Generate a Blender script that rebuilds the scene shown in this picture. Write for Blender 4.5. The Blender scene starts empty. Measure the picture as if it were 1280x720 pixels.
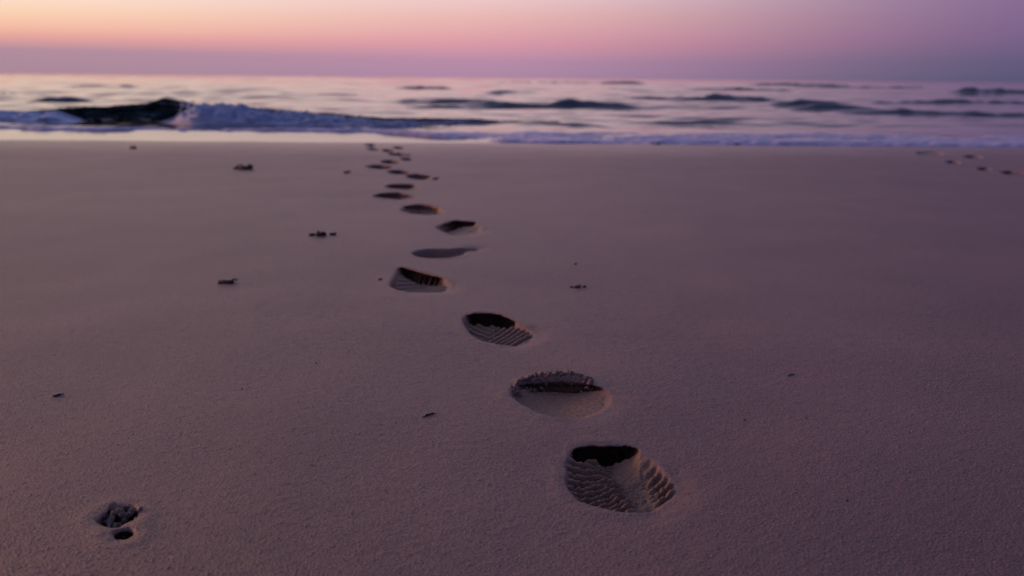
import bpy, math, random
import numpy as np
from math import radians as R
rng = random.Random(7); npr = np.random.default_rng(11)
scene = bpy.context.scene
col = scene.collection

# ------------------------------------------------------------------ camera
CAM_H = 0.65
F = 1005.0                      # focal length in photo pixels (1280 wide)
PITCH, ROLL = R(14.75), R(0.49)
c_f = np.array([0, math.cos(PITCH), -math.sin(PITCH)])
r0 = np.array([1.0, 0, 0]); u0 = np.array([0, math.sin(PITCH), math.cos(PITCH)])
c_r = r0 * math.cos(ROLL) + u0 * math.sin(ROLL)
c_u = u0 * math.cos(ROLL) - r0 * math.sin(ROLL)
CAM = np.array([0, 0, CAM_H])

def ray(px, py):
    d = c_f + c_r * (px - 640) / F - c_u * (py - 360) / F
    return d
SEA = -0.12
def beach_z(x, y):
    t = np.clip((y - 6.0) / 3.9, 0, None)
    return np.where(t < 1, -0.12 * t * t * (1.6 - 0.6 * t), -0.12 - 0.035 * (y - 9.9))
def at(px, py, z=0.0):
    d = ray(px, py); k = (z - CAM_H) / d[2]
    return CAM + d * k
def on_sand(px, py, dz=0.0):
    z = dz
    for _ in range(40):
        p = at(px, py, z); z = 0.5 * z + 0.5 * (float(beach_z(p[0], p[1])) + dz)
    return at(px, py, z)
def at_y(px, py, y):
    d = ray(px, py); return CAM + d * (y / d[1])
def project(x, y, z):
    P = np.stack([x, y, z - CAM_H], -1)
    dz = P @ c_f
    return 640 + F * (P @ c_r) / dz, 360 - F * (P @ c_u) / dz

# ------------------------------------------------------------------ noise
def hash2(ix, iy, seed):
    h = (ix.astype(np.int64) * 374761393 + iy.astype(np.int64) * 668265263 + seed * 1442695041) & 0xFFFFFFFF
    h = ((h ^ (h >> 13)) * 1274126177) & 0xFFFFFFFF
    return (h ^ (h >> 16)) & 0xFFFFFFFF
def perlin(x, y, seed=0):
    ix = np.floor(x); iy = np.floor(y); fx = x - ix; fy = y - iy
    ux = fx * fx * fx * (fx * (fx * 6 - 15) + 10); uy = fy * fy * fy * (fy * (fy * 6 - 15) + 10)
    def g(dx, dy):
        a = hash2(ix + dx, iy + dy, seed) * (2 * math.pi / 4294967296.0)
        return np.cos(a) * (fx - dx) + np.sin(a) * (fy - dy)
    n0 = g(0, 0) * (1 - ux) + g(1, 0) * ux
    n1 = g(0, 1) * (1 - ux) + g(1, 1) * ux
    return (n0 * (1 - uy) + n1 * uy) * 1.5
def fbm(x, y, seed, octv=4, gain=0.5):
    s = 0; a = 1.0
    for k in range(octv):
        s = s + a * perlin(x * 2**k, y * 2**k, seed + k); a *= gain
    return s
def sstep(a, b, x):
    t = np.clip((x - a) / (b - a), 0, 1); return t * t * (3 - 2 * t)

# ------------------------------------------------------------------ mesh helpers
def mesh_from(name, V, Q, mat, parent=None, loc=None, smooth=True):
    V = np.asarray(V, dtype=np.float32); Q = np.asarray(Q, dtype=np.int32)
    if loc is not None: V = V - np.asarray(loc, dtype=np.float32)
    me = bpy.data.meshes.new(name)
    n = Q.shape[1]
    me.vertices.add(len(V)); me.vertices.foreach_set('co', V.ravel())
    me.loops.add(Q.size); me.loops.foreach_set('vertex_index', Q.ravel())
    me.polygons.add(len(Q)); me.polygons.foreach_set('loop_start', np.arange(0, Q.size, n, dtype=np.int32))
    me.update(calc_edges=True)
    if smooth: me.polygons.foreach_set('use_smooth', np.ones(len(Q), dtype=bool))
    me.materials.append(mat)
    o = bpy.data.objects.new(name, me); col.objects.link(o)
    if parent is not None: o.parent = parent
    if loc is not None and parent is None: o.location = [float(a) for a in loc]
    return o
def grid_quads(nr, nc):
    i = np.arange((nr - 1) * nc).reshape(nr - 1, nc)[:, :-1]
    return np.stack([i, i + 1, i + nc + 1, i + nc], -1)           # (nr-1, nc-1, 4)
def submesh(name, P, Q, mat, parent=None, loc=None):
    used = np.zeros(len(P), dtype=bool); used[Q.ravel()] = True
    remap = np.cumsum(used) - 1
    ob = mesh_from(name, P[used], remap[Q], mat, parent, loc)
    at_ = ob.data.attributes.new('print_inside', 'FLOAT', 'POINT'); at_.data.foreach_set('value', DUGF[used])
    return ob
def tag(o, label=None, cat=None, group=None, kind=None):
    for k, v in (('label', label), ('category', cat), ('group', group), ('kind', kind)):
        if v: o[k] = v
    return o

# ------------------------------------------------------------------ materials
def new_mat(name):
    m = bpy.data.materials.new(name); m.use_nodes = True
    return m, m.node_tree.nodes, m.node_tree.links, m.node_tree.nodes['Principled BSDF']
def noise(N, L, vec, scale, detail=4, rough=0.55):
    n = N.new('ShaderNodeTexNoise'); n.inputs['Scale'].default_value = scale
    n.inputs['Detail'].default_value = detail; n.inputs['Roughness'].default_value = rough
    L.new(vec, n.inputs['Vector']); return n.outputs['Fac']
def ramp(N, L, fac, stops):
    r = N.new('ShaderNodeValToRGB'); L.new(fac, r.inputs['Fac'])
    e = r.color_ramp.elements
    while len(e) < len(stops): e.new(0.5)
    for el, (p, c) in zip(e, stops):
        el.position = p; el.color = (*c, 1)
    return r.outputs['Color']
def srgb(r, g, b):
    f = lambda v: (v / 255 / 12.92) if v / 255 <= 0.04045 else ((v / 255 + 0.055) / 1.055) ** 2.4
    return (f(r), f(g), f(b))

def sand_material():
    m, N, L, B = new_mat('damp_sand')
    geo = N.new('ShaderNodeNewGeometry'); pos = geo.outputs['Position']
    big = noise(N, L, pos, 1.6, 6, 0.6); fine = noise(N, L, pos, 340, 3, 0.8)
    c1 = ramp(N, L, big, [(0.3, (0.215, 0.120, 0.095)), (0.7, (0.305, 0.171, 0.136))])
    c2 = ramp(N, L, fine, [(0.32, (0.45, 0.44, 0.44)), (0.5, (0.98, 0.98, 0.98)), (0.68, (1.5, 1.46, 1.44))])
    mx = N.new('ShaderNodeMix'); mx.data_type = 'RGBA'; mx.blend_type = 'MULTIPLY'; mx.inputs['Factor'].default_value = 1.0
    dug = N.new('ShaderNodeAttribute'); dug.attribute_name = 'print_inside'
    md = N.new('ShaderNodeMix'); md.data_type = 'RGBA'; L.new(dug.outputs['Fac'], md.inputs['Factor']); L.new(c1, md.inputs['A']); md.inputs['B'].default_value = (0.27, 0.140, 0.076, 1)  # browner base colour inside the outlines of the nearer footprints
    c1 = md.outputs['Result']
    L.new(c1, mx.inputs['A']); L.new(c2, mx.inputs['B']); L.new(mx.outputs['Result'], B.inputs['Base Color'])
    sx_ = N.new('ShaderNodeSeparateXYZ'); L.new(pos, sx_.inputs[0])
    wy = N.new('ShaderNodeMath'); wy.operation = 'MULTIPLY_ADD'; wy.inputs[1].default_value = 1.6; L.new(noise(N, L, pos, 0.7, 3), wy.inputs[0]); L.new(sx_.outputs['Y'], wy.inputs[2])
    wr_ = N.new('ShaderNodeMapRange'); wr_.inputs['From Min'].default_value = 7.5; wr_.inputs['From Max'].default_value = 11.0
    wr_.inputs['To Min'].default_value = 0.47; wr_.inputs['To Max'].default_value = 0.24; L.new(wy.outputs[0], wr_.inputs['Value'])
    L.new(wr_.outputs['Result'], B.inputs['Roughness'])
    B.inputs['Specular IOR Level'].default_value = 0.85
    b1 = N.new('ShaderNodeBump'); b1.inputs['Strength'].default_value = 0.75; b1.inputs['Distance'].default_value = 0.0034
    L.new(noise(N, L, pos, 420, 4, 0.8), b1.inputs['Height'])
    b2 = N.new('ShaderNodeBump'); b2.inputs['Strength'].default_value = 0.3; b2.inputs['Distance'].default_value = 0.0016
    mp = N.new('ShaderNodeMapping'); mp.inputs['Rotation'].default_value = (0, 0, R(28)); mp.inputs['Scale'].default_value = (0.6, 1.5, 1)
    L.new(pos, mp.inputs['Vector'])
    L.new(noise(N, L, mp.outputs['Vector'], 110, 3, 0.6), b2.inputs['Height'])
    L.new(b2.outputs['Normal'], b1.inputs['Normal']); L.new(b1.outputs['Normal'], B.inputs['Normal'])
    return m
def water_material(name, rough, base, bump_scale, bump_dist, strength=0.5, streaks=False):
    m, N, L, B = new_mat(name)
    geo = N.new('ShaderNodeNewGeometry'); pos = geo.outputs['Position']
    B.inputs['Base Color'].default_value = (*base, 1); B.inputs['Roughness'].default_value = rough
    B.inputs['IOR'].default_value = 1.33
    b = N.new('ShaderNodeBump'); b.inputs['Strength'].default_value = strength; b.inputs['Distance'].default_value = bump_dist
    mp = N.new('ShaderNodeMapping'); mp.inputs['Scale'].default_value = (0.6, 1.6, 1); L.new(pos, mp.inputs['Vector'])
    L.new(noise(N, L, mp.outputs['Vector'], bump_scale, 3, 0.5), b.inputs['Height'])
    b2 = N.new('ShaderNodeBump'); b2.inputs['Strength'].default_value = strength; b2.inputs['Distance'].default_value = bump_dist * 1.6
    L.new(noise(N, L, mp.outputs['Vector'], bump_scale * 0.33, 3, 0.6), b2.inputs['Height']); L.new(b2.outputs['Normal'], b.inputs['Normal'])
    L.new(b.outputs['Normal'], B.inputs['Normal'])
    if streaks:
        m2 = N.new('ShaderNodeMapping'); m2.inputs['Scale'].default_value = (0.5, 1.0, 3.0); L.new(pos, m2.inputs['Vector'])
        L.new(ramp(N, L, noise(N, L, m2.outputs['Vector'], 3.2, 6, 0.68), [(0.50, base), (0.60, (0.03, 0.075, 0.075)), (0.70, (0.30, 0.40, 0.50))]), B.inputs['Base Color'])
    return m
def foam_material():
    m, N, L, B = new_mat('sea_foam')
    geo = N.new('ShaderNodeNewGeometry'); pos = geo.outputs['Position']
    f = noise(N, L, pos, 9, 5, 0.65)
    L.new(ramp(N, L, f, [(0.3, (0.44, 0.58, 0.78)), (0.62, (0.72, 0.80, 0.92))]), B.inputs['Base Color'])
    B.inputs['Roughness'].default_value = 0.6
    b = N.new('ShaderNodeBump'); b.inputs['Strength'].default_value = 0.7; b.inputs['Distance'].default_value = 0.02
    L.new(noise(N, L, pos, 30, 4, 0.65), b.inputs['Height']); L.new(b.outputs['Normal'], B.inputs['Normal'])
    return m
def plain_material(name, c1, c2, scale, rough=0.7, bump=0.001):
    m, N, L, B = new_mat(name)
    geo = N.new('ShaderNodeNewGeometry'); pos = geo.outputs['Position']
    f = noise(N, L, pos, scale, 4, 0.6)
    L.new(ramp(N, L, f, [(0.3, c1), (0.7, c2)]), B.inputs['Base Color'])
    B.inputs['Roughness'].default_value = rough
    b = N.new('ShaderNodeBump'); b.inputs['Strength'].default_value = 0.6; b.inputs['Distance'].default_value = bump
    L.new(f, b.inputs['Height']); L.new(b.outputs['Normal'], B.inputs['Normal'])
    return m
M_sand = sand_material()
M_sea = water_material('sea_water', 0.06, (0.045, 0.060, 0.080), 6.0, 0.008, 0.5)
M_sea.node_tree.nodes['Principled BSDF'].inputs['IOR'].default_value = 1.45
M_wave = water_material('wave_water', 0.12, (0.006, 0.018, 0.018), 7.0, 0.016, 0.6, True)
M_swash = water_material('thin_water', 0.09, (0.14, 0.10, 0.085), 14.0, 0.002, 0.4)
M_foam = foam_material()
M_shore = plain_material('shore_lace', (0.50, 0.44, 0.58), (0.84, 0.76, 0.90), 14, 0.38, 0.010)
M_weed = plain_material('dark_weed', (0.018, 0.012, 0.010), (0.075, 0.05, 0.04), 140)
M_twig = plain_material('dark_twig', (0.012, 0.008, 0.007), (0.035, 0.024, 0.02), 300)
M_shell = plain_material('shell_grit', (0.32, 0.27, 0.24), (0.55, 0.5, 0.46), 90, 0.5)

# ------------------------------------------------------------------ footprint definitions (outline traced on the sand)
def chaikin(P, n=2):
    P = np.asarray(P, float)
    for _ in range(n):
        Qn = np.roll(P, -1, 0); P = np.stack([0.75 * P + 0.25 * Qn, 0.25 * P + 0.75 * Qn], 1).reshape(-1, P.shape[1])
    return P
def trace(pts, n=2):
    return chaikin([on_sand(*p)[:2] for p in pts], n)
def ell(cx, cy, w, h, seed=0, skew=0.0):
    r_ = random.Random(seed); out = []
    for k in range(14):
        a = 2 * math.pi * k / 14; q = 1 + r_.uniform(-.13, .13)
        out.append((cx + w / 2 * q * math.cos(a) , cy + h / 2 * q * math.sin(a) + skew * math.cos(a)))
    return out
def sdf(poly, x, y):
    """positive inside"""
    best = np.full(x.shape, 1e9); inside = np.zeros(x.shape, bool)
    A = poly; Bq = np.roll(poly, -1, 0)
    for (ax, ay), (bx, by) in zip(A, Bq):
        ex, ey = bx - ax, by - ay; wx, wy = x - ax, y - ay
        t = np.clip((wx * ex + wy * ey) / (ex * ex + ey * ey + 1e-12), 0, 1)
        best = np.minimum(best, (wx - ex * t) ** 2 + (wy - ey * t) ** 2)
        c = ((ay <= y) & (by > y)) | ((by <= y) & (ay > y))
        with np.errstate(divide='ignore', invalid='ignore'):
            xi = ax + (y - ay) * ex / (ey if abs(ey) > 1e-12 else 1e-12)
        inside ^= c & (x < xi)
    d = np.sqrt(best)
    return np.where(inside, d, -d)

G = 'footprints leading across the sand to the sea'
GR = 'faint footprints near the water at the right edge'
prints = []
def add_print(label, outline, group=G, **kw):
    prints.append(dict(label=label, poly=trace(outline), group=group, px=outline, **kw))
add_print('nearest and deepest footprint, ribbed tread on both sides and a black heel hole',
    [(709.9,569),(720.6,558.3),(740,554.5),(754,557),(769.5,553.8),(790.9,557.3),(803,561.4),(816.8,573.6),(832,590.4),(849,609.5),
     (836.7,622),(816.8,634),(800,638),(775.6,636.8),(751,632),(732.8,628),(719,619.5),(711,605.7),(708.5,585.8)],
    D=0.032, tip=(849, 609), kind=1,
    cave=(703, 800, 8, 0.030, 0.13, 0.10), lipcut=True)
add_print('smooth shallow oval footprint with a crumbled ridge of sand along its far rim',
    [(638,488),(644,482),(660,476),(685,474),(710,474.5),(735,479),(754,484),(765,495),(760,508),(742,518),(715,523),(688,520),(662,510),(642,497)],
    D=0.020, tip=(760, 510), kind=2, cave=(640, 758, 14, 0.017, 0.035, 0.014))
add_print('dark hollowed footprint with fanned tread ribs, third from the viewer',
    [(577.8,398.9),(584.4,392.7),(602,391),(624.4,392.2),(637.8,398.9),(655.6,407.8),(671,415.6),(660,425.6),(644.4,430.4),(624,430),(604,425.6),(591,418.9),(582,407.8)],
    D=0.034, tip=(671, 416), kind=3,
    cave=(572, 646, 7, 0.034, 0.12, 0.09))
add_print('footprint with comb-like sand ribs over its dark hole, fourth from the viewer',
    [(495.6,337.8),(502,334.4),(515.6,337.8),(533,342.3),(553,346.7),(564,354.4),(557.8,363.3),(537.8,363.8),(513,365),(497.8,362.5),(486.7,357.8),(492,348)],
    D=0.034, tip=(560, 360), kind=4,
    cave=(490, 562, 8, 0.045, 0.08, 0.04))
add_print('shallow smeared footprint with a thin tail, just beyond the comb-ribbed one',
    [(514,318),(525,313.5),(540,312),(560,312.5),(580,309.5),(597,309),(599,311.5),(582,314),(578,319),(560,323),(540,324),(522,322)],
    D=0.038, tip=(598, 311), kind=0, hole=None)
add_print('round footprint with a black far half and a pale near half, beyond the smeared one',
    ell(575, 285, 58, 18.5, 3), D=0.03, tip=(600, 290), kind=0,
    cave=(538, 596, 7, 0.055, 0.09, 0.05))
add_print('oval footprint with dark broken far rim, up and left of the round black one',
    ell(530, 261.5, 55, 14, 4, 1.5), D=0.045, tip=(555, 265), kind=0, hole=None, cave=(503, 554, 5, 0.055, 0.035, 0.012))
far = [
 (493,244.5,44,7.5,'wide flat dark footprint, the left one just beyond the oval print'),
 (504,233,40,6.5,'dark narrow footprint with pointed ends, ninth along the trail'),
 (524,221,30,6.5,'dark footprint with a small smudge off its right end, tenth along the trail'),
 (499,215,30,5.5,'thin dark footprint lying between the smudged one and the long pair'),
 (474,208.5,32,5,'long thin dark footprint that juts out furthest left in the far trail'),
 (488,202,24,4.5,'small dark footprint just above the long thin one'),
 (509,199,15,3.5,'tiny faint footprint at the right side of the far trail'),
 (500,193,28,4.5,'slanting dark footprint near the far end, right of its neighbours'),
 (487,188.5,20,3.8,'small smudged footprint close to the waterline, fourth from the end'),
 (499,185,14,3.2,'very faint small footprint close to the waterline, third from the end'),
 (465,182,20,3.6,'last footprint of the trail, nearest the wet sand'),
 (467,187,16,3.0,'pale footprint just in front of the last one by the wet sand'),
]
for k, (cx, cy, w, h, lb) in enumerate(far):
    add_print(lb, ell(cx, cy, w * 1.14, h * 1.1, 20 + k, 0.6), D=0.042, tip=(cx + w / 2, cy), kind=0, hole=None, cave=(cx - w * .52, cx + w * .46, 3, 0.08 if k < 4 else 0.10, 0.04, 0.012) if k not in (6, 9, 11) else None)
for k, (cx, cy, w, h, lb) in enumerate([
 (1162,192,36,6,'faint broad footprint, leftmost of the track at the right edge'),
 (1192,203,20,4.5,'darkest footprint of the right edge track, just in front of the faint broad one'),
 (1217,196.5,26,5,'footprint nearest the water in the right edge track'),
 (1231,211,20,4.5,'small dark footprint, second from the right in the right edge track'),
 (1265,216,30,5.5,'blurred footprint at the extreme right of the photo')]):
    add_print(lb, ell(cx, cy, w, h, 50 + k, 0.8), GR, D=0.05 if k != 0 else 0.03, tip=(cx + w / 2, cy), kind=0, hole=None, cave=(cx - w * .5, cx + w * .45, 3, 0.10, 0.04, 0.01) if k else None)
# little hollows scuffed into the sand
holes = []
def add_hole(label, outline, D, kind=0):
    holes.append(dict(label=label, poly=trace(outline), D=D * 0.4, kind=kind, px=outline, hole=[(a, b, 0) for a, b in outline], hd=0.05 if kind else 0.07, under=0.04))
add_hole('dark scuffed hollow around curled seaweed at the lower left',
    [(118,651),(128,643),(138,636),(150,633),(165,632),(172,637),(171,646),(162,653),(150,659),(140,661),(128,658)], 0.030, 1)
add_hole('small black oval hole directly below the curled seaweed', ell(153.5, 668, 25, 11, 5, -2.2), 0.035)

# ------------------------------------------------------------------ the sand sheet
q = 0.0016
uu = np.concatenate([-np.geomspace(40, 0.86, 34), np.arange(-0.85, 0.8501, q), np.geomspace(0.86, 40, 34)])
yy = np.concatenate([np.linspace(-30, 0.3, 40), np.linspace(0.33, 0.69, 30), np.geomspace(0.7, 11.5, int(math.log(11.5 / 0.7) / q)), np.geomspace(11.7, 60, 30)])
nr, nc = len(yy), len(uu)
Y = np.repeat(yy[:, None], nc, 1); S = np.maximum(Y, 0.7); X = uu[None, :] * S
Z = beach_z(X, Y)
fineamp = sstep(0.0, 0.6, Y) * (1 - sstep(8.8, 9.8, Y))
vis = (np.abs(uu[None, :]) < 0.9) & (Y > 0.3)
# long undulations, ripples and grain lumps
Z = Z + 0.006 * perlin(X * 0.9, Y * 0.7, 3) + 0.0025 * perlin(X * 3.1, Y * 2.6, 4) * fineamp
ca, sa = math.cos(R(28)), math.sin(R(28))
XA, YA = X * ca + Y * sa, -X * sa + Y * ca
near = 1 - sstep(2.6, 5.0, Y)
ra, rb = np.searchsorted(yy, 0.3), np.searchsorted(yy, 5.0)
x_, y_, xa_, ya_ = X[ra:rb], Y[ra:rb], XA[ra:rb], YA[ra:rb]
Z[ra:rb] += near[ra:rb] * (0.00025 * perlin(xa_ * 26, ya_ * 62, 5) + 0.00014 * perlin(x_ * 120, y_ * 120, 6) + 0.0006 * perlin(x_ * 300, y_ * 300, 7) + 0.0024 * np.clip(perlin(x_ * 150, y_ * 150, 8) - 0.5, 0, 1))
DX = np.zeros_like(Z); DY = np.zeros_like(Z); DUG = np.zeros_like(Z)
own = np.full((nr - 1, nc - 1), -1, np.int32); sub = np.zeros((nr - 1, nc - 1), np.int8)

def window(poly, pad):
    r0_ = np.searchsorted(yy, poly[:, 1].min() - pad); r1 = np.searchsorted(yy, poly[:, 1].max() + pad)
    s = np.maximum(yy[r0_:r1], 0.7)
    c0 = np.searchsorted(uu, ((poly[:, 0].min() - pad) / s).min()); c1 = np.searchsorted(uu, ((poly[:, 0].max() + pad) / s).max())
    return slice(r0_, r1), slice(c0, c1)

def ridge(phase, sharp=0.75):
    return sstep(0.45, 0.96, np.abs(np.cos(math.pi * phase)))

for idx, p in enumerate(prints + holes):
    poly = p['poly']; kind = p['kind']; isprint = idx < len(prints)
    d0 = poly[:, 1].mean(); pad = 0.16 if d0 < 4 else 0.3
    W = window(poly, pad); x, y = X[W], Y[W]
    lump = perlin(x * 28, y * 28, 40 + idx) * 0.0035 + perlin(x * 85, y * 85, 60 + idx) * 0.0014
    s = sdf(poly, x, y) + lump
    D = p['D']
    cx, cy = poly.mean(0)
    zf = float(beach_z(cx, cy)) - D
    qx, qy = project(x, y, np.full(x.shape, zf))
    wallw = 0.013 if d0 < 3.0 else 0.02
    body = sstep(-0.006, wallw, s)
    if isprint:
        tp = on_sand(*p['tip']); tx, ty = tp[0] - cx, tp[1] - cy; tl = math.hypot(tx, ty)
        along = ((x - cx) * tx + (y - cy) * ty) / tl / tl
        shal = 1 - 0.62 * sstep(-0.2, 1.0, along)
        ap = np.exp(-((np.clip(-s, 0, None)) / 0.030) ** 2) * sstep(0.45, 1.0, along)
    else:
        shal = 1.0; ap = 0
    dz = -D * body * shal
    # pushed-up rim and the soft apron at the toe
    rim = np.exp(-((s + 0.020) / 0.013) ** 2) * (0.0012 if d0 < 4 else 0.003)
    if isprint: rim = rim * (1 - sstep(0.1, 0.7, along))
    dz = dz + rim
    if isprint and d0 < 4: dz = dz - (0.002 if kind == 2 else 0.005) * ap * (1 - body)
    ins = sstep(0.0, 0.018, s)
    if kind == 1:
        a = (qx - 708) / 62.0
        sl = np.clip((qy - 578) / 45.0, 0, 1.2) * 17
        ph = (qy + sl * np.clip(a, 0, 1.3) - 5.0 * np.sin(np.clip(a, 0, 1) * math.pi * 0.75)) / 8.2
        mk = 1 - sstep(-12, 16, qx - (747 + (qy - 583) * 0.66) + 7 * perlin(x * 60, y * 60, 33))
        edge = sstep(-0.002, 0.01, s)
        dz = dz + 0.036 * (ridge(ph, 0.6) - 0.45) * mk * edge
        ph2 = (qy + 0.62 * qx) / 11.5
        qright = 797 + (qy - 575) * 0.45
        mk2 = sstep(-14, 14, qx - qright + 6 * perlin(x * 50, y * 50, 34)) * (1 - sstep(0.4, 1.0, 0))
        dz = dz + 0.015 * (ridge(ph2, 0.8) - 0.45) * mk2 * edge
        # flat instep, gritty
        dz = dz + (0.0030 * perlin(x * 160, y * 160, 9) + 0.0025 * perlin(x * 90, y * 90, 11) + 0.0035 * perlin(x * 45, y * 45, 10)) * ins
    if kind == 3:
        ph = (qy + 0.50 * (qx - 600) + 0.0015 * (qx - 640) ** 2) / 6.0
        mk = sstep(612, 632, qx + 0.6 * (qy - 410))
        dz = dz + 0.016 * (ridge(ph, 0.7) - 0.4) * mk * ins
        ph = (qy - 0.30 * (qx - 600)) / 5.2
        dz = dz + 0.013 * (ridge(ph, 0.7) - 0.4) * (1 - mk) * ins
        dz = dz + 0.002 * perlin(x * 110, y * 110, 12) * ins
    if kind == 4:
        ph = (qx + 1.1 * (qy - 350)) / 7.0
        mk = sstep(505, 520, qx) * (1 - sstep(352, 357, qy))
        dz = dz + 0.018 * (ridge(ph, 0.7) - 0.3) * mk * sstep(0.0, 0.01, s)
        ph = (qy + 0.12 * (qx - 520)) / 3.6
        dz = dz + 0.008 * (ridge(ph, 0.8) - 0.4) * (1 - mk) * ins
    if kind == 2:
        # crumbled ridge on the far rim, real crumbs of sand leaning over the hollow
        bl = chaikin([on_sand(*c)[:2] for c in [(642,486),(660,477),(690,472.5),(718,473.5),(740,480)]], 0)
        best = np.full(x.shape, 9.0); tt = np.zeros(x.shape)
        for k in range(len(bl) - 1):
            ax, ay = bl[k]; ex, ey = bl[k + 1] - bl[k]
            t = np.clip(((x - ax) * ex + (y - ay) * ey) / (ex * ex + ey * ey), 0, 1)
            dd = np.hypot(x - ax - ex * t, y - ay - ey * t); sel = dd < best
            best = np.where(sel, dd, best); tt = np.where(sel, (k + t) / (len(bl) - 1), tt)
        env = np.exp(-(best / 0.022) ** 2) * sstep(0, 0.2, tt) * (1 - sstep(0.8, 1.0, tt))
        cr = 0.45 + 0.6 * perlin(x * 31, y * 50, 14) + 0.4 * np.abs(perlin(x * 83, y * 83, 15)) 
        p['berm'] = env
        dz = dz + env * (0.004 + 0.0095 * cr)
        DY[W] -= env * sstep(-0.02, 0.012, s) * 0.008
        dz = dz + 0.0016 * perlin(x * 90, y * 90, 16) * ins
        # deeper slot below the crumbs
        dz = dz - 0.008 * np.exp(-((s - 0.022) / 0.014) ** 2) * sstep(cy + 0.035, cy + 0.075, y)
        p['mW'] = W
    if kind == 1 and not isprint:
        pass
    if isprint and kind == 0 and d0 < 9:
        dz = dz + 0.005 * perlin(x * 30, y * 30, 70 + idx) * ins
    if not isprint:
        dz = dz + 0.006 * perlin(x * 70, y * 70, 90 + idx) * ins
    hs = None
    if p.get('hole'):
        hp = chaikin([on_sand(a_, b_, -D * f_)[:2] for a_, b_, f_ in p['hole']], 2)
        hs = sdf(hp, x, y) + lump * 0.6
        hy = hp[:, 1].mean(); far_side = sstep(hp[:, 1].min() + 0.25 * (hp[:, 1].max() - hp[:, 1].min()), hy + 0.2 * (hp[:, 1].max() - hy), y)
        k_ = 1.0 if d0 < 2.0 else 1.5
        hb = far_side * sstep(0.007 * k_, 0.016 * k_, hs) + (1 - far_side) * sstep(0.0, 0.010 * k_, hs)
        dz = dz * (1 - hb) - p['hd'] * hb
        # the hole burrows outward below its rim
        gy = np.gradient(hs, axis=0) / np.gradient(y, axis=0); gx = np.gradient(hs, axis=1) / np.gradient(x, axis=1)
        gl = np.hypot(gx, gy) + 1e-6
        push = p['under'] * sstep(0.0, 0.014 * k_, hs) * far_side * (1 - 0.6 * sstep(0.02 * k_, 0.05 * k_, hs))
        DY[W] += push * np.clip(-gy / gl, 0, 1); DX[W] += 0.6 * push * (-gx / gl)
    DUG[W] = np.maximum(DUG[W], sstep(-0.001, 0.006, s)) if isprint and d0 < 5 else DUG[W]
    cave = None
    if p.get('cave'):
        a0, a1, fw, th, U, deep = p['cave']; s0 = s
        gy = np.gradient(s0, axis=0) / np.gradient(y, axis=0)
        zc0 = np.full(x.shape, float(beach_z(cx, cy)))
        rx, ry = project(x, y, zc0)
        ps = sdf(poly, x, y); dgy = np.gradient(ps, axis=0) / np.gradient(y, axis=0)
        shp = np.sqrt(np.clip(1 - np.abs((rx - (a0 + a1) / 2) / ((a1 - a0) / 2)) ** 2.0, 0, 1)) ** 1.7
        cave = sstep(0.06, 0.30, shp) * sstep(cy, cy + 0.3 * (poly[:, 1].max() - cy), y) * sstep(0.15, 0.6, -dgy)
        ff = s0 / (th * (0.12 + 0.88 * shp))
        farw = sstep(cy - 0.2 * (poly[:, 1].max() - cy), cy + 0.7 * (poly[:, 1].max() - cy), y) * (1 - sstep(0.05, 0.11, s0))
        dz = dz * (1 - (1 - shp) * farw * 0.97)
        if kind == 4: cave = cave * (1 - 0.95 * sstep(0.3, 0.7, ridge((qx + 1.1 * (qy - 350)) / 8.5)) * sstep(516, 526, qx) * sstep(0.25, 0.5, ff))
        dyy = U * sstep(0.04, 0.36, ff) * (1 - sstep(0.55, 0.92, ff))
        zc = -0.002 - 0.020 * shp * sstep(0.02, 0.34, ff) - deep * (0.3 + 0.7 * shp) * (sstep(0.34, 0.56, ff) - sstep(0.62, 0.98, ff))
        wgt = cave * (1 - sstep(0.86, 1.06, ff)) * (s0 > -0.004)
        dz = dz * (1 - wgt) + zc * wgt * (s0 > 0)
        DY[W] += dyy * sstep(0.1, 0.7, cave) * (s0 > 0)
    Z[W] += dz
    # which cells belong to the print (cells of the cave are its hole)
    pxw = 0.012 if d0 < 4 else 0.02
    sc = s[:-1, :-1]
    m = sc > -pxw
    Wc = (slice(W[0].start, W[0].stop - 1), slice(W[1].start, W[1].stop - 1))
    if kind == 2 and isprint: m = m | (p['berm'][:-1, :-1] > 0.12)
    m = m & (own[Wc] < 0)
    own[Wc] = np.where(m, idx, own[Wc])
    sv = np.zeros(m.shape, np.int8)
    if cave is not None and kind != 2: sv = np.where((cave[:-1, :-1] > 0.3) & (s[:-1, :-1] > 0.001) & (s[:-1, :-1] < p['cave'][3]), 1, sv)
    if kind == 2 and isprint: sv = np.where(p['berm'][:-1, :-1] > 0.30, 2, sv)
    sub[Wc] = np.where(m, sv, sub[Wc])

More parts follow.
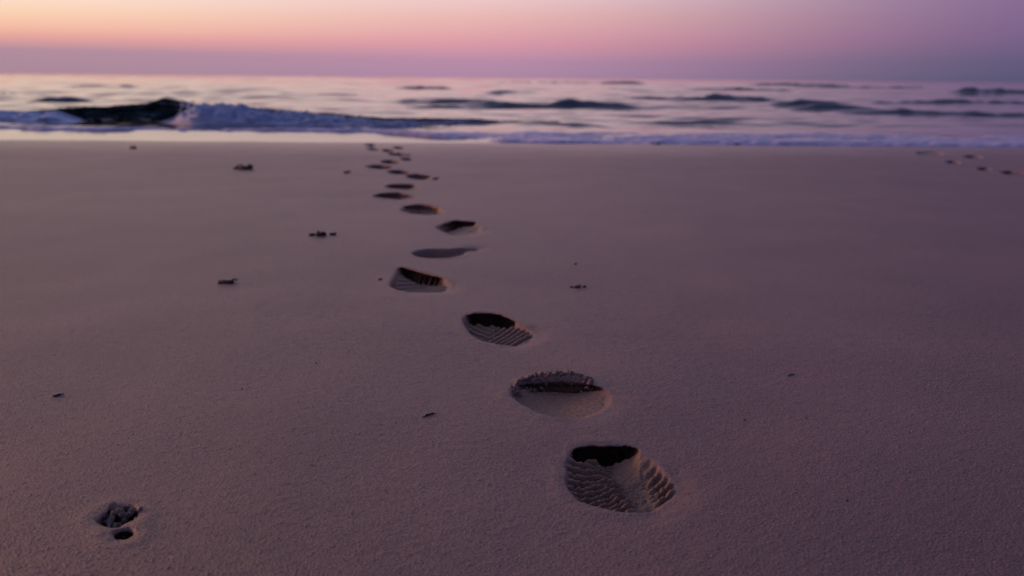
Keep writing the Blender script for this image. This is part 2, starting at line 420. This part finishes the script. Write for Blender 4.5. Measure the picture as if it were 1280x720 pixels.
P = np.stack([X + DX, Y + DY, Z], -1).reshape(-1, 3); DUGF = DUG.ravel().astype(np.float32)
Q = grid_quads(nr, nc)
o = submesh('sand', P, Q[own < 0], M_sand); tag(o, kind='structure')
for idx, p in enumerate(prints + holes):
    m = own == idx
    if not m.any(): print('EMPTY PRINT', idx, p['label']); continue
    cx, cy = p['poly'].mean(0); loc = (cx, cy, float(beach_z(cx, cy)))
    if idx >= len(prints):
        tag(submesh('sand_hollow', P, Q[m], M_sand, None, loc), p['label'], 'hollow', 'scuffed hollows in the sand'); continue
    sm = sub[m]
    if (sm > 0).any() and p['poly'][:, 1].mean() < 4.6:
        e = bpy.data.objects.new('footprint', None); e.empty_display_size = 0.1; col.objects.link(e); e.location = loc
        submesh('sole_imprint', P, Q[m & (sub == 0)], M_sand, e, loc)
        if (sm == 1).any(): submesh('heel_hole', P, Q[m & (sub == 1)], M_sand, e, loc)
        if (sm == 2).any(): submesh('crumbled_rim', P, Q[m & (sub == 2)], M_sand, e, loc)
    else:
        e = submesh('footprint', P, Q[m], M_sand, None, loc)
    tag(e, p['label'], 'footprint', p['group']); p['root'] = e

def ground_z(x, y):
    j = int(np.clip(np.searchsorted(yy, y), 1, nr - 1)); i = int(np.clip(np.searchsorted(uu, x / max(y, 0.7)), 1, nc - 1))
    return float(Z[j, i])

# ------------------------------------------------------------------ debris on the sand
jit = random.Random(3)
def tube(pts, rad, mat, name, parent=None, sides=6, flat=1.0):
    pts = np.asarray(pts, float); n = len(pts); V = []
    pts = pts + np.array([[jit.gauss(0, rad * .35) for _ in range(3)] for _ in range(n)])
    for i in range(n):
        t = pts[min(i + 1, n - 1)] - pts[max(i - 1, 0)]; t /= np.linalg.norm(t) + 1e-9
        s_ = np.cross(t, [0, 0, 1]); s_ /= np.linalg.norm(s_) + 1e-9; w_ = np.cross(s_, t)
        r_ = rad * (0.35 + 0.65 * math.sin(math.pi * (i + 0.4) / n)) * (0.6 + 0.8 * jit.random())
        for k in range(sides):
            a = 2 * math.pi * k / sides
            V.append(pts[i] + s_ * math.cos(a) * r_ * flat + w_ * math.sin(a) * r_)
    V.append(pts[0]); V.append(pts[-1])
    Fc = []
    for i in range(n - 1):
        for k in range(sides):
            k2 = (k + 1) % sides
            Fc.append((i * sides + k, i * sides + k2, (i + 1) * sides + k2, (i + 1) * sides + k))
    me = bpy.data.meshes.new(name)
    for k in range(sides):
        k2 = (k + 1) % sides
        Fc.append((n * sides, k2, k)); Fc.append((n * sides + 1, (n - 1) * sides + k, (n - 1) * sides + k2))
    me.from_pydata([tuple(v) for v in V], [], Fc); me.update()
    for pl in me.polygons: pl.use_smooth = True
    me.materials.append(mat)
    ob = bpy.data.objects.new(name, me); col.objects.link(ob)
    if parent is not None: ob.parent = parent
    return ob
def lump(name, sx, sy, sz, seed, mat, parent=None, off=(0, 0, 0), rough=0.35):
    nlat, nlon = 12, 20; V = []
    for i in range(nlat + 1):
        th = math.pi * i / nlat
        for k in range(nlon):
            a = 2 * math.pi * k / nlon
            V.append((math.sin(th) * math.cos(a), math.sin(th) * math.sin(a), math.cos(th)))
    V = np.array(V)
    r_ = 1 + rough * (perlin(V[:, 0] * 1.9 + seed * 3.1, V[:, 1] * 1.9 + V[:, 2] * 1.3, seed) + 0.6 * perlin(V[:, 0] * 4.3 + seed, V[:, 1] * 4.3 - V[:, 2] * 3, seed + 5))
    V = V * r_[:, None] * np.array([sx, sy, sz]) + np.array(off)
    Qf = [(i * nlon + k, (i + 1) * nlon + k, (i + 1) * nlon + (k + 1) % nlon, i * nlon + (k + 1) % nlon) for i in range(nlat) for k in range(nlon)]
    return mesh_from(name, V, Qf, mat, parent)
def spot(px, py, sink=0.0):
    w = on_sand(px, py); return (w[0], w[1], ground_z(w[0], w[1]) - sink)

M_pale = plain_material('pale_weed', (0.06, 0.04, 0.034), (0.12, 0.08, 0.066), 120)
def weed(px, py, size, label, seed, stalks, lumps=1, M_weed=M_weed):
    r_ = random.Random(seed)
    root = lump('seaweed_scrap', size * 0.5, size * 0.42, size * 0.2, seed, M_weed, off=(0, 0, size * 0.08))
    root.location = spot(px, py)
    for k in range(lumps - 1):
        lump('blade_clump', size * r_.uniform(.25, .4), size * r_.uniform(.2, .35), size * r_.uniform(.1, .16), seed + 30 + k, M_weed, root,
             off=(size * (1.0 + 0.2 * k) * (1 if k % 2 else -1) * 0.85, size * r_.uniform(-.1, .5), size * 0.06))
    for k in range(stalks):
        a = r_.uniform(-0.7, 0.9) + (math.pi if k % 2 else 0); pts = []; L_ = size * r_.uniform(0.55, 1.15)
        for i in range(9):
            t = i / 8
            pts.append((math.cos(a) * L_ * t, math.sin(a) * L_ * t, size * 0.1 + 0.22 * size * math.sin(t * 2.9) + 0.001))
            a += r_.uniform(-.22, .22)
        tube(pts, size * 0.06, M_weed, 'stalk', root, 6, 1.8)
    tag(root, label, 'seaweed', 'dark seaweed scraps scattered on the sand')
    return root
weed(401, 295, 0.045, 'dark ragged seaweed scrap with thin stalks raised to its right, left of the footprints', 1, 4, 3)
weed(287, 354, 0.030, 'small dark humped seaweed scrap with a wisp on its left, on open sand', 2, 3, 2)
weed(308, 211.5, 0.085, 'flat dark seaweed scrap in the far left of the beach, nearest the breaking wave', 3, 3, 2)
weed(722, 357.5, 0.022, 'double dark seaweed crumb alone on the sand right of the trail', 4, 1, 3)
weed(719, 329.5, 0.010, 'tiny faint seaweed crumb just beyond the double one', 5, 1)
weed(433, 216.5, 0.04, 'thin pale brown scrap left of the far footprints', 6, 1, 1, M_pale)
weed(167, 185.5, 0.06, 'dark scrap near the wet sand at far left', 7, 2, 1, M_pale)
weed(822, 181, 0.06, 'dark scrap at the foam edge, left of the pair on the right half', 8, 1, 2, M_pale)
weed(921, 181.5, 0.06, 'dark scrap at the foam edge, right of the pair on the right half', 9, 1, 1, M_pale)
weed(544, 223.5, 0.035, 'small reddish scrap touching the smudged footprint', 10, 1, 1, M_pale)
weed(475, 350, 0.012, 'bead-like dark crumb just left of the comb-ribbed footprint', 11, 1)

# crumbs of sand broken off along the far rim of the oval footprint
V = []; Fq = []; cr_ = random.Random(9); tr = prints[1]
bp = np.array([on_sand(*c)[:2] for c in [(643,486),(660,477),(690,472.5),(718,473.5),(742,481)]])
for k in range(420):
    t = cr_.random() * 3.999; i = int(t); b_ = bp[i] + (bp[i + 1] - bp[i]) * (t - i)
    x0 = b_[0] + cr_.gauss(0, .004); y0 = b_[1] + 0.010 + cr_.gauss(0, 0.013); z0 = ground_z(x0, y0); r_ = 0.0010 + 0.0052 * cr_.random() ** 2.6
    nb = len(V)
    for a_ in range(5):
        th = math.pi * a_ / 4
        for b2 in range(7):
            ph = 2 * math.pi * b2 / 7; rr = r_ * (1 + 0.30 * math.sin(3.1 * a_ + 5.3 * b2 + k) + 0.25 * math.sin(7.7 * a_ * b2 + 2.1 * k))
            V.append((x0 + rr * math.sin(th) * math.cos(ph), y0 + rr * math.sin(th) * math.sin(ph), z0 + r_ * .3 + rr * .8 * math.cos(th)))
    for a_ in range(4):
        for b2 in range(7): Fq.append((nb + a_ * 7 + b2, nb + (a_ + 1) * 7 + b2, nb + (a_ + 1) * 7 + (b2 + 1) % 7, nb + a_ * 7 + (b2 + 1) % 7))
pe = tr['root']; tag(mesh_from('sand_crumbs', V, Fq, M_sand, pe, list(pe.location)), kind='stuff')

# the curled scrap lying in the lower left hollow
root = lump('seaweed_curl', 0.010, 0.008, 0.007, 21, M_weed, off=(0, 0, 0.004)); w = spot(149, 651, 0); root.location = w
def curl(pp, rad, z0):
    out = []
    for k, (px, py, dz) in enumerate(pp):
        a_ = on_sand(px, py, 0.0); out.append((a_[0] - w[0], a_[1] - w[1], 0 - w[2] + dz - 0.012))
    out = np.array(out); t = np.linspace(0, 1, len(out)); tn = np.linspace(0, 1, 24)
    return np.stack([np.interp(tn, t, out[:, c]) for c in range(3)], 1)
cc = plain_material('curled_weed', (0.10, 0.072, 0.055), (0.19, 0.14, 0.11), 160)
tube(curl([(133,655,0),(136,647,.006),(142,641,.010),(148,638,.011),(153,640,.010),(155,645,.004)], .006, 0), 0.0030, cc, 'frond', root, 8, 2.1)
tube(curl([(155,644,.0),(158,642,.008),(163,639,.010),(168,636,.010),(170,634,.006)], .006, 0), 0.0030, cc, 'frond', root, 8, 2.1)
tube(curl([(141,658,0),(144,653,.006),(148,651,.007),(152,653,.004)], .006, 0), 0.0022, cc, 'frond', root, 8, 1.5)
for k in range(7):
    a0_, b0_ = rng.uniform(131, 165), rng.uniform(637, 656); da_, db_ = rng.uniform(-9, 9), rng.uniform(-5, 5)
    tube(curl([(a0_, b0_, 0), (a0_ + da_ * .4, b0_ + db_ * .2 - 2, rng.uniform(.002, .008)), (a0_ + da_, b0_ + db_, 0)], 0, 0), rng.uniform(.0010, .0022), cc, 'frond', root, 6, 2.0)
tag(root, 'curled brown seaweed fronds lying in the hollow at the lower left', 'seaweed')

def twig(px0, py0, px1, py1, rad, label, bend=0.1):
    a_ = np.array(spot(px0, py0)); b_ = np.array(spot(px1, py1)); L_ = np.linalg.norm(b_ - a_); nrm = np.array([-(b_ - a_)[1], (b_ - a_)[0], 0]) / L_
    pts = [(b_ - a_) * t + nrm * bend * L_ * math.sin(math.pi * t) + np.array([0, 0, rad * 0.7]) for t in np.linspace(0, 1, 10)]
    ob = tube(pts, rad, M_twig, 'twig', None, 7); ob.location = a_
    tag(ob, label, 'twig', 'dark twigs on the sand')
twig(528, 522.5, 545, 517.5, 0.0016, 'short thin dark twig on the sand left of the smooth oval footprint')
twig(66, 496.5, 80, 493.5, 0.0022, 'stubby dark twig lying by itself at the left edge')
twig(985, 469, 993, 467, 0.0014, 'tiny dark twig on the sand at the right')
def pebble(px, py, size, label, seed):
    size *= 0.75; ob = lump('pebble', size, size * 0.8, size * 0.6, seed, M_weed, off=(0, 0, size * 0.25)); ob.location = spot(px, py)
    tag(ob, label, 'pebble', 'dark specks of stone on the sand')
pebble(302.5, 487, 0.0024, 'black pebble speck, the lower left of two left of the third footprint', 31)
pebble(395, 454.5, 0.0026, 'black pebble speck, the upper right of two left of the third footprint', 32)
pebble(931, 523, 0.0030, 'black pebble speck on the right side of the sand, larger of three', 33)
pebble(1008, 522, 0.0022, 'black pebble speck on the right side of the sand, middle one of three', 34)
pebble(1059, 624, 0.0026, 'black pebble speck, lowest of three at the right', 35)

# grit: broken shell crumbs nobody could count
V = []; Fc = []
for k in range(1500):
    yv = 0.85 + 3.4 * rng.random() ** 1.6; xv = rng.uniform(-0.8, 0.8) * yv; zv = ground_z(xv, yv); s_ = rng.uniform(0.0005, 0.00125) * (1 + 0.25 * yv)
    if abs(zv) > 0.012: continue
    b = len(V); a = rng.uniform(0, 6.28)
    for j in range(5):
        an = a + j * 1.2566; V.append((xv + s_ * math.cos(an) * rng.uniform(.7, 1.4), yv + s_ * math.sin(an) * rng.uniform(.7, 1.2), zv + 0.1 * s_))
    V.append((xv, yv, zv + s_ * rng.uniform(.5, 1.2))); V.append((xv, yv, zv - s_))
    for j in range(5):
        Fc.append((b + j, b + (j + 1) % 5, b + 5)); Fc.append((b + (j + 1) % 5, b + j, b + 6))
g = mesh_from('shell_grit', V, Fc, M_shell, smooth=False); tag(g, 'scattered pale specks of crushed shell on the near sand', 'grit', kind='stuff')

# ------------------------------------------------------------------ the sea
def shore_y(x):
    L0 = at(0, 178, SEA + 0.01); R0 = at(1280, 184.5, SEA + 0.01)
    t = (x - L0[0]) / (R0[0] - L0[0]); return L0[1] + (R0[1] - L0[1]) * np.clip(t, -2, 3) + 0.14 * perlin(x * 0.45, x * 0 + 0.3, 77) + 0.04 * perlin(x * 1.6, x * 0 + 0.3, 78)
us = np.concatenate([-np.geomspace(30, 1.02, 24), np.arange(-1.0, 1.0001, 0.003), np.geomspace(1.02, 30, 24)])
ys = np.geomspace(9.6, 6000, int(math.log(6000 / 9.6) / 0.0048))
SYr = np.repeat(ys[:, None], len(us), 1); SX = us[None, :] * SYr
H = np.zeros_like(SX)
wr = random.Random(5)
for k in range(70):
    lam = 0.5 * (28 ** (k / 69.0)); th = R(wr.gauss(-4, 17)); amp = 0.0115 * lam ** 0.80 * wr.uniform(.5, 1.2) / (1 + (lam / 9.0) ** 1.5)
    kx, ky = 2 * math.pi / lam * math.sin(th), 2 * math.pi / lam * math.cos(th)
    wgt = sstep(3.0, 7.0, lam / (0.0048 * SYr)) * sstep(2.0, 5.0, lam / (0.003 * SYr * max(0.15, abs(math.sin(th)))))
    ph = kx * SX + ky * SYr + wr.uniform(0, 6.28)
    s1 = np.sin(ph)
    H += amp * wgt * (s1 + 0.25 * np.cos(2 * ph))
grp = 0.55 + 0.75 * np.abs(perlin(SX * 0.10, SYr * 0.05, 90)) + 0.5 * perlin(SX * 0.045, SYr * 0.02, 91)
grow = sstep(9.8, 17, SYr) * 0.9 + 0.1
H = H * np.clip(grp, 0.15, 1.6) * grow * 0.36
def swell(pc, pbase, halfpx, hpx, tilt=0.0, steep=1.0):
    g0 = at(pc, pbase, SEA); D_ = g0[1]; hh = hpx / F * D_; hw = halfpx / F * D_
    yl = D_ + 0.9 * hh + tilt * (SX - g0[0]) + 0.45 * perlin(SX * 0.45, SX * 0 + pc * 0.37, 95) + 0.18 * perlin(SX * 1.7, SX * 0 + pc * 0.37, 98)
    e = np.exp(-((SX - g0[0]) / hw) ** 4); dy = SYr - yl
    fr = 1.6 * hh / steep; bk = 4.2 * hh
    prof = np.where(dy < 0, np.exp(-(dy / fr) ** 2), np.exp(-(dy / bk) ** 2))
    return hh * prof * e * (1.05 + 0.35 * perlin(SX * 1.1 + pc, SYr * 0.5, 96) + 0.20 * perlin(SX * 3.1, SYr * 1.6, 97)) * (0.9)
for a_ in [(680,136.5,120,9.5,0.0),(850,126,80,5,0.02),(900,126,95,5,0),(1045,138,55,6.5,0),(1190,131,120,7,0.0),(1010,133,40,7,0),(1200,144,150,7,-.03),
           (70,127,36,6,0.08),(130,110,46,3,0.05),(370,121,26,3.5,0.03),(418,120,28,3.5,0.06),(530,111,34,3.5,0),(640,118,40,3.5,0),(920,113,70,3.5,0),
           (560,128,70,3.5,0.12),(690,104,90,2.2,0),(1000,107.5,70,3,0),(1240,118,50,8,0),(1100,110.5,90,3,0),(775,105,30,3,0),(690,157,60,4,0.05),(860,153,70,3.2,0),(560,136,60,3.2,0),
           (240,112,40,2,0),(20,117,40,2.4,0)]:
    H += swell(*a_)
mask = sstep(0.2, 2.0, SYr - shore_y(SX))
SZ = SEA + H * (0.15 + 0.85 * mask) - 0.08 * (1 - sstep(1.5, 2.4, SYr - shore_y(SX)))
o = mesh_from('sea', np.stack([SX, SYr, SZ], -1).reshape(-1, 3), grid_quads(*SX.shape).reshape(-1, 4), M_sea); tag(o, kind='structure')
def sea_z(x, y):
    i = np.clip(np.searchsorted(ys, y), 1, len(ys) - 1); j = np.clip(np.searchsorted(us, x / y), 1, len(us) - 1)
    return SZ[i, j]

# thin run-up of water over the sand and the lacy foam behind it
def strip(name, xs, v, yf, zf, mat):
    Xg = np.repeat(xs[None, :], len(v), 0); Vg = np.repeat(v[:, None], len(xs), 1)
    Yg = yf(Xg, Vg); Zg = zf(Xg, Yg, Vg)
    return mesh_from(name, np.stack([Xg, Yg, Zg], -1).reshape(-1, 3), grid_quads(*Xg.shape).reshape(-1, 4), mat)
xs = np.linspace(-14, 14, 1400)
vv = np.linspace(0, 1, 70)
def sw_y(x, v): return shore_y(x) + v * 2.6
def sw_z(x, y, v):
    b = beach_z(x, y) + 0.006 * perlin(x * 0.9, y * 0.7, 3)
    t = y - shore_y(x)
    rise = np.where(t < 1.3, 0.066 * t - 0.004, 0.0818)
    rip = 0.0018 * perlin(x * 1.2, y * 4.0, 110) * sstep(0.1, 0.5, t)
    zs = b + rise * (1 - sstep(1.4, 2.6, t)) + rip
    zs = np.where(t > 1.2, np.maximum(zs, SEA - 0.012 - 0.03 * sstep(2.0, 2.6, t)), zs)
    return zs
o = strip('shallow_water', xs, vv, sw_y, sw_z, M_swash); tag(o, kind='structure')
# foam: left it stands back behind the mirror-like water, right it reaches the sand
def foam_edge(x):
    t = sstep(-2.4, 0.6, x); return 1.3 * (1 - t) - 0.0 * t + 0.22 * perlin(x * 0.7, x * 0 + 0.7, 120) * (1 - 0.5 * t) + 0.09 * perlin(x * 2.4, x * 0 + 0.2, 124) * (1 - 0.3 * t)
def fo_y(x, v): return shore_y(x) + foam_edge(x) + v * (2.3 + 0.5 * perlin(x * 0.5, x * 0 + .2, 121))
def fo_z(x, y, v):
    t = y - shore_y(x)
    base = sw_z(x, y, v)
    n = 0.55 + 0.9 * fbm(x * 1.1, y * 2.2, 122, 4, 0.55)
    lip = np.exp(-((v - 0.06) / 0.10) ** 2)
    dens = 0.9 * lip + 0.5 * (1 - sstep(0.5, 1.0, v)) - 0.25 * sstep(0.15, 0.35, v) * (1 - sstep(-4.2, -2.0, x)) * 1.6
    lace = fbm(x * 4.5, y * 9.0, 128, 3, 0.6)
    hgt = np.clip(n * dens + 0.16 * lace, -0.3, 1.0) - 0.14
    return base + 0.050 * hgt * sstep(-0.01, 0.035, v) - 0.02 * (1 - sstep(0.0, 0.02, v)) - 0.06 * sstep(0.85, 1, v)
o = strip('shore_foam', xs, np.linspace(0, 1, 160), fo_y, fo_z, M_shore); tag(o, 'lavender white foam lining the edge of the wet sand', 'foam', kind='stuff')

# ------------------------------------------------------------------ the breaking wave
YC = 14.2
cr = [(-260,143),(-120,140),(0,140.5),(40,139),(80,134.5),(120,134),(150,132),(180,128.5),(203,121.5),(215,124),(240,131),(280,132),(300,133.5),(340,137),(380,140),(420,143),(480,148),(550,148.5),(600,150),(650,154),(700,158)]
cxw = np.array([at_y(a, b, YC)[0] for a, b in cr]); czw = np.array([at_y(a, b, YC)[2] for a, b in cr])
def crest(x):
    z = np.interp(x, cxw, czw, left=czw[0]); return z
xb = np.linspace(-16, at_y(700, 158, YC)[0], 700)
hb = np.clip(crest(xb) - SEA, 0.0, 1) * (0.55 + 0.45 * sstep(-16, -11.5, xb)) + (0.016 * perlin(xb * 2.2, xb * 0 + 0.4, 130) + 0.012 * perlin(xb * 7.5, xb * 0 + 0.4, 133) + 0.008 * perlin(xb * 17, xb * 0 + 0.4, 134)) * sstep(0.05, .2, crest(xb) - SEA)
sec = [(2.6, -0.05), (1.9, 0.06), (1.3, 0.24), (0.8, 0.50), (0.42, 0.78), (0.16, 0.95), (0.0, 1.0), (-0.10, 0.985), (-0.15, 0.93), (-0.13, 0.82), (-0.10, 0.65), (-0.12, 0.45), (-0.2, 0.27), (-0.36, 0.12), (-0.62, 0.03), (-0.9, -0.06)]
sec = np.array(sec); tt = np.linspace(0, len(sec) - 1, 90)
def cm(P_, t):
    i = np.clip(np.floor(t).astype(int), 0, len(P_) - 2); f = t - i
    p0 = P_[np.clip(i - 1, 0, None)]; p1 = P_[i]; p2 = P_[i + 1]; p3 = P_[np.clip(i + 2, None, len(P_) - 1)]; f = f[:, None]
    return 0.5 * (2 * p1 + (p2 - p0) * f + (2 * p0 - 5 * p1 + 4 * p2 - p3) * f**2 + (3 * p1 - p0 - 3 * p2 + p3) * f**3)
secs = cm(sec, tt)
Xg = np.repeat(xb[None, :], len(secs), 0)
hg = np.repeat(hb[None, :], len(secs), 0)
Yg = YC + secs[:, 0][:, None] * (0.25 + 1.6 * hg) + 0.25 * perlin(Xg * 0.35, Xg * 0 + .5, 131)
tg = np.linspace(0, 6, len(secs))[:, None] + 0 * Xg
Yg = Yg + 0.05 * fbm(Xg * 1.3, tg * 1.1, 135, 4, 0.6)
Zg = SEA + secs[:, 1][:, None] * hg + 0.012 * fbm(Xg * 2.4, tg * 1.8, 132, 4, 0.6)
root = bpy.data.objects.new('breaking_wave', None); col.objects.link(root); wl = (-5.8, YC, SEA); root.location = wl
tag(root, 'low dark wave breaking into blue white foam off the left side of the beach', 'wave')
mesh_from('wave_wall', np.stack([Xg, Yg, Zg], -1).reshape(-1, 3), grid_quads(*Xg.shape).reshape(-1, 4), M_wave, root, wl)
# the broken white water in front of the crest
def px2x(px): return at_y(px, 150, 13.2)[0]
xf = np.linspace(px2x(186), px2x(640), 620)
nf = 110; a = np.linspace(0, math.pi, nf)
env = (0.0 + sstep(px2x(188), px2x(236), xf + 0.10 * perlin(xf * 3.5, xf * 0 + .9, 139))) * (1 - sstep(px2x(560), px2x(640), xf))
gap = np.exp(-((xf - px2x(532)) / 0.28) ** 2)
hf = (np.clip(crest(xf) - SEA, 0.03, 1) * 1.12 + 0.03 * perlin(xf * 2.0, xf * 0 + .1, 140)) * (0.98 * env + 0.02)
hf = hf * (1 - 0.65 * gap)
# after px 300 the dark crest shows above the foam
hf = hf * (1 - 0.24 * sstep(px2x(290), px2x(330), xf))
wf = 1.05 + 0.45 * sstep(px2x(188), px2x(260), xf) - 0.7 * sstep(px2x(480), px2x(640), xf)
Xf = np.repeat(xf[None, :], nf, 0)
A = a[:, None]
back = YC + 0.12 + 0.25 * perlin(Xf * 0.35, Xf * 0 + .5, 131)
Yf = back - wf[None, :] * (0.5 - 0.5 * np.cos(A)) ** 0.8
prof = np.sin(A) ** 0.45 * (1 - 0.30 * (0.5 - 0.5 * np.cos(A)) ** 1.4)
n3 = fbm(Xf * 2.3, A * 2.2 + 0 * Xf, 141, 5, 0.6)
Zf = SEA - 0.03 + (hf[None, :] + 0.03) * prof * (1 + 0.36 * n3)
Yf = Yf - 0.16 * n3 * np.sin(A)
mesh_from('broken_foam', np.stack([Xf, Yf, Zf], -1).reshape(-1, 3), grid_quads(*Xf.shape).reshape(-1, 4), M_foam, root, wl)
# spray thrown up over the crest
V = []; Fq = []; sr = random.Random(4)
for k in range(330):
    u_ = sr.random() ** 1.2; pxk = 208 + 240 * u_; xk = px2x(pxk); base_ = float(np.clip(crest(xk) - SEA, 0.03, 1))
    yk = YC - sr.uniform(-0.1, 0.9); zk = SEA + base_ * sr.uniform(0.72, 1.22 - 0.14 * u_); rk = 0.004 + 0.022 * sr.random() ** 2.5; nb = len(V)
    for a_ in range(5):
        th = math.pi * a_ / 4
        for b2 in range(6):
            ph = 2 * math.pi * b2 / 6; rr = rk * (1 + 0.3 * math.sin(a_ * 2.7 + b2 * 4.1 + k))
            V.append((xk + rr * 1.3 * math.sin(th) * math.cos(ph), yk + rr * math.sin(th) * math.sin(ph), zk + rr * math.cos(th)))
    for a_ in range(4):
        for b2 in range(6): Fq.append((nb + a_ * 6 + b2, nb + (a_ + 1) * 6 + b2, nb + (a_ + 1) * 6 + (b2 + 1) % 6, nb + a_ * 6 + (b2 + 1) % 6))
tag(mesh_from('spray', V, Fq, M_foam, root, wl), kind='stuff')
# a second patch of foam running along the foot of the dark wall
xf = np.linspace(px2x(-160), px2x(86), 300); Xf = np.repeat(xf[None, :], 50, 0); t = np.linspace(0, 1, 50)[:, None]
env = 1 - sstep(px2x(40), px2x(86), Xf)
n3 = fbm(Xf * 2.0, t * 3 + 0 * Xf, 145, 4, 0.6)
Yf = YC - 0.1 - 0.75 * t - 0.1 * n3
Zf = SEA - 0.02 + (0.20 * env) * np.sin(np.clip(t * 1.0, 0, 1) * math.pi) ** 0.6 * (1 - 0.5 * t) * (1 + 0.35 * n3)
mesh_from('foam_apron', np.stack([Xf, Yf, Zf], -1).reshape(-1, 3), grid_quads(*Xf.shape).reshape(-1, 4), M_foam, root, wl)

# ------------------------------------------------------------------ dusk sky
SUN_AZ, SUN_EL = R(-72), R(5.5)       # azimuth measured from +Y towards +X
wd = bpy.data.worlds.new('World'); scene.world = wd; wd.use_nodes = True
N, L = wd.node_tree.nodes, wd.node_tree.links; N.clear()
tc = N.new('ShaderNodeTexCoord'); sp = N.new('ShaderNodeSeparateXYZ'); L.new(tc.outputs['Generated'], sp.inputs[0])
def mth(op, a_, b_=None, c_=None, clamp=False):
    n = N.new('ShaderNodeMath'); n.operation = op; n.use_clamp = clamp
    for i, v_ in enumerate((a_, b_, c_)):
        if v_ is None: continue
        if isinstance(v_, (int, float)): n.inputs[i].default_value = v_
        else: L.new(v_, n.inputs[i])
    return n.outputs[0]
az = mth('ARCTAN2', sp.outputs['X'], sp.outputs['Y'])
da = mth('ABSOLUTE', mth('WRAP', mth('SUBTRACT', az, R(-45)), math.pi, -math.pi))    # 0 at the afterglow, pi opposite
el = mth('ARCSINE', sp.outputs['Z'])
# the violet belt dips a little towards the right of the view
elc = mth('SQRT', mth('DIVIDE', mth('MAXIMUM', el, 0.0), math.pi / 2))           # 1 deg .105  2.5 .167  5 .236  10 .333 20 .47 45 .707
def dg(d): return math.sqrt(d / 90.0)
lf = ramp(N, L, elc, [(0, srgb(168,135,150)), (dg(1.3), srgb(176,141,156)), (dg(2.0), srgb(228,164,156)), (dg(2.6), srgb(247,190,165)), (dg(3.5), srgb(253,214,182)), (dg(4.4), srgb(255,226,206)), (dg(11), srgb(255,232,216)), (dg(22), srgb(214,184,192)), (dg(36), srgb(146,138,172)), (dg(55), srgb(108,114,158)), (1, srgb(86,99,150))])
ce = ramp(N, L, elc, [(0, srgb(168,136,166)), (dg(1.0), srgb(184,140,168)), (dg(2.2), srgb(218,154,168)), (dg(3.8), srgb(232,180,178)), (dg(5.5), srgb(238,205,206)), (dg(11), srgb(242,212,216)), (dg(22), srgb(190,166,192)), (dg(36), srgb(134,130,168)), (dg(55), srgb(106,113,156)), (1, srgb(86,99,150))])
rt = ramp(N, L, elc, [(0, srgb(82,82,112)), (dg(1.2), srgb(98,90,124)), (dg(2.8), srgb(122,98,138)), (dg(5.5), srgb(136,108,150)), (dg(11), srgb(134,114,152)), (dg(24), srgb(108,106,146)), (dg(55), srgb(96,103,146)), (1, srgb(86,99,150))])
bk = ramp(N, L, elc, [(0, srgb(60,64,96)), (dg(11), srgb(70,74,112)), (dg(30), srgb(76,84,128)), (1, srgb(86,99,150))])
def mixc(f, a_, b_):
    n = N.new('ShaderNodeMix'); n.data_type = 'RGBA'
    L.new(f, n.inputs['Factor']); L.new(a_, n.inputs['A']); L.new(b_, n.inputs['B']); return n.outputs['Result']
def mr(v, a_, b_):
    n = N.new('ShaderNodeMapRange'); n.interpolation_type = 'SMOOTHSTEP'
    n.inputs['From Min'].default_value = a_; n.inputs['From Max'].default_value = b_; L.new(v, n.inputs['Value']); return n.outputs['Result']
c = mixc(mr(da, R(8), R(48)), lf, ce)
c = mixc(mr(da, R(40), R(80)), c, rt)
c = mixc(mr(da, R(85), R(150)), c, bk)
bg = N.new('ShaderNodeBackground'); L.new(c, bg.inputs['Color']); bg.inputs['Strength'].default_value = 1.0
out = N.new('ShaderNodeOutputWorld'); L.new(bg.outputs[0], out.inputs['Surface'])

# last warm glow of the sun from the left
sd = bpy.data.lights.new('sunset_glow', 'SUN'); sd.energy = 1.5; sd.angle = R(9); sd.color = (1.0, 0.42, 0.24)
so = bpy.data.objects.new('sunset_glow', sd); col.objects.link(so)
from mathutils import Vector, Matrix
dirv = Vector((math.sin(SUN_AZ) * math.cos(SUN_EL), math.cos(SUN_AZ) * math.cos(SUN_EL), math.sin(SUN_EL)))
so.rotation_euler = (-dirv).to_track_quat('-Z', 'Y').to_euler(); so.location = (-6, 4, 3)

cd = bpy.data.cameras.new('camera'); cam = bpy.data.objects.new('camera', cd); col.objects.link(cam)
cd.sensor_width = 36; cd.lens = 36 * F / 1280; cd.clip_start = 0.02; cd.clip_end = 12000
mw = Matrix.Identity(4)
for i in range(3):
    mw[i][0] = c_r[i]; mw[i][1] = c_u[i]; mw[i][2] = -c_f[i]; mw[i][3] = CAM[i]
cam.matrix_world = mw
cd.dof.use_dof = True; cd.dof.focus_distance = 1.5; cd.dof.aperture_fstop = 3.2
scene.camera = cam

scene.view_settings.view_transform = 'Standard'; scene.view_settings.look = 'None'
scene.view_settings.exposure = 0.0; scene.view_settings.gamma = 1.0
scene.render.engine = 'CYCLES'
scene.cycles.use_denoising = True
scene.cycles.max_bounces = 6
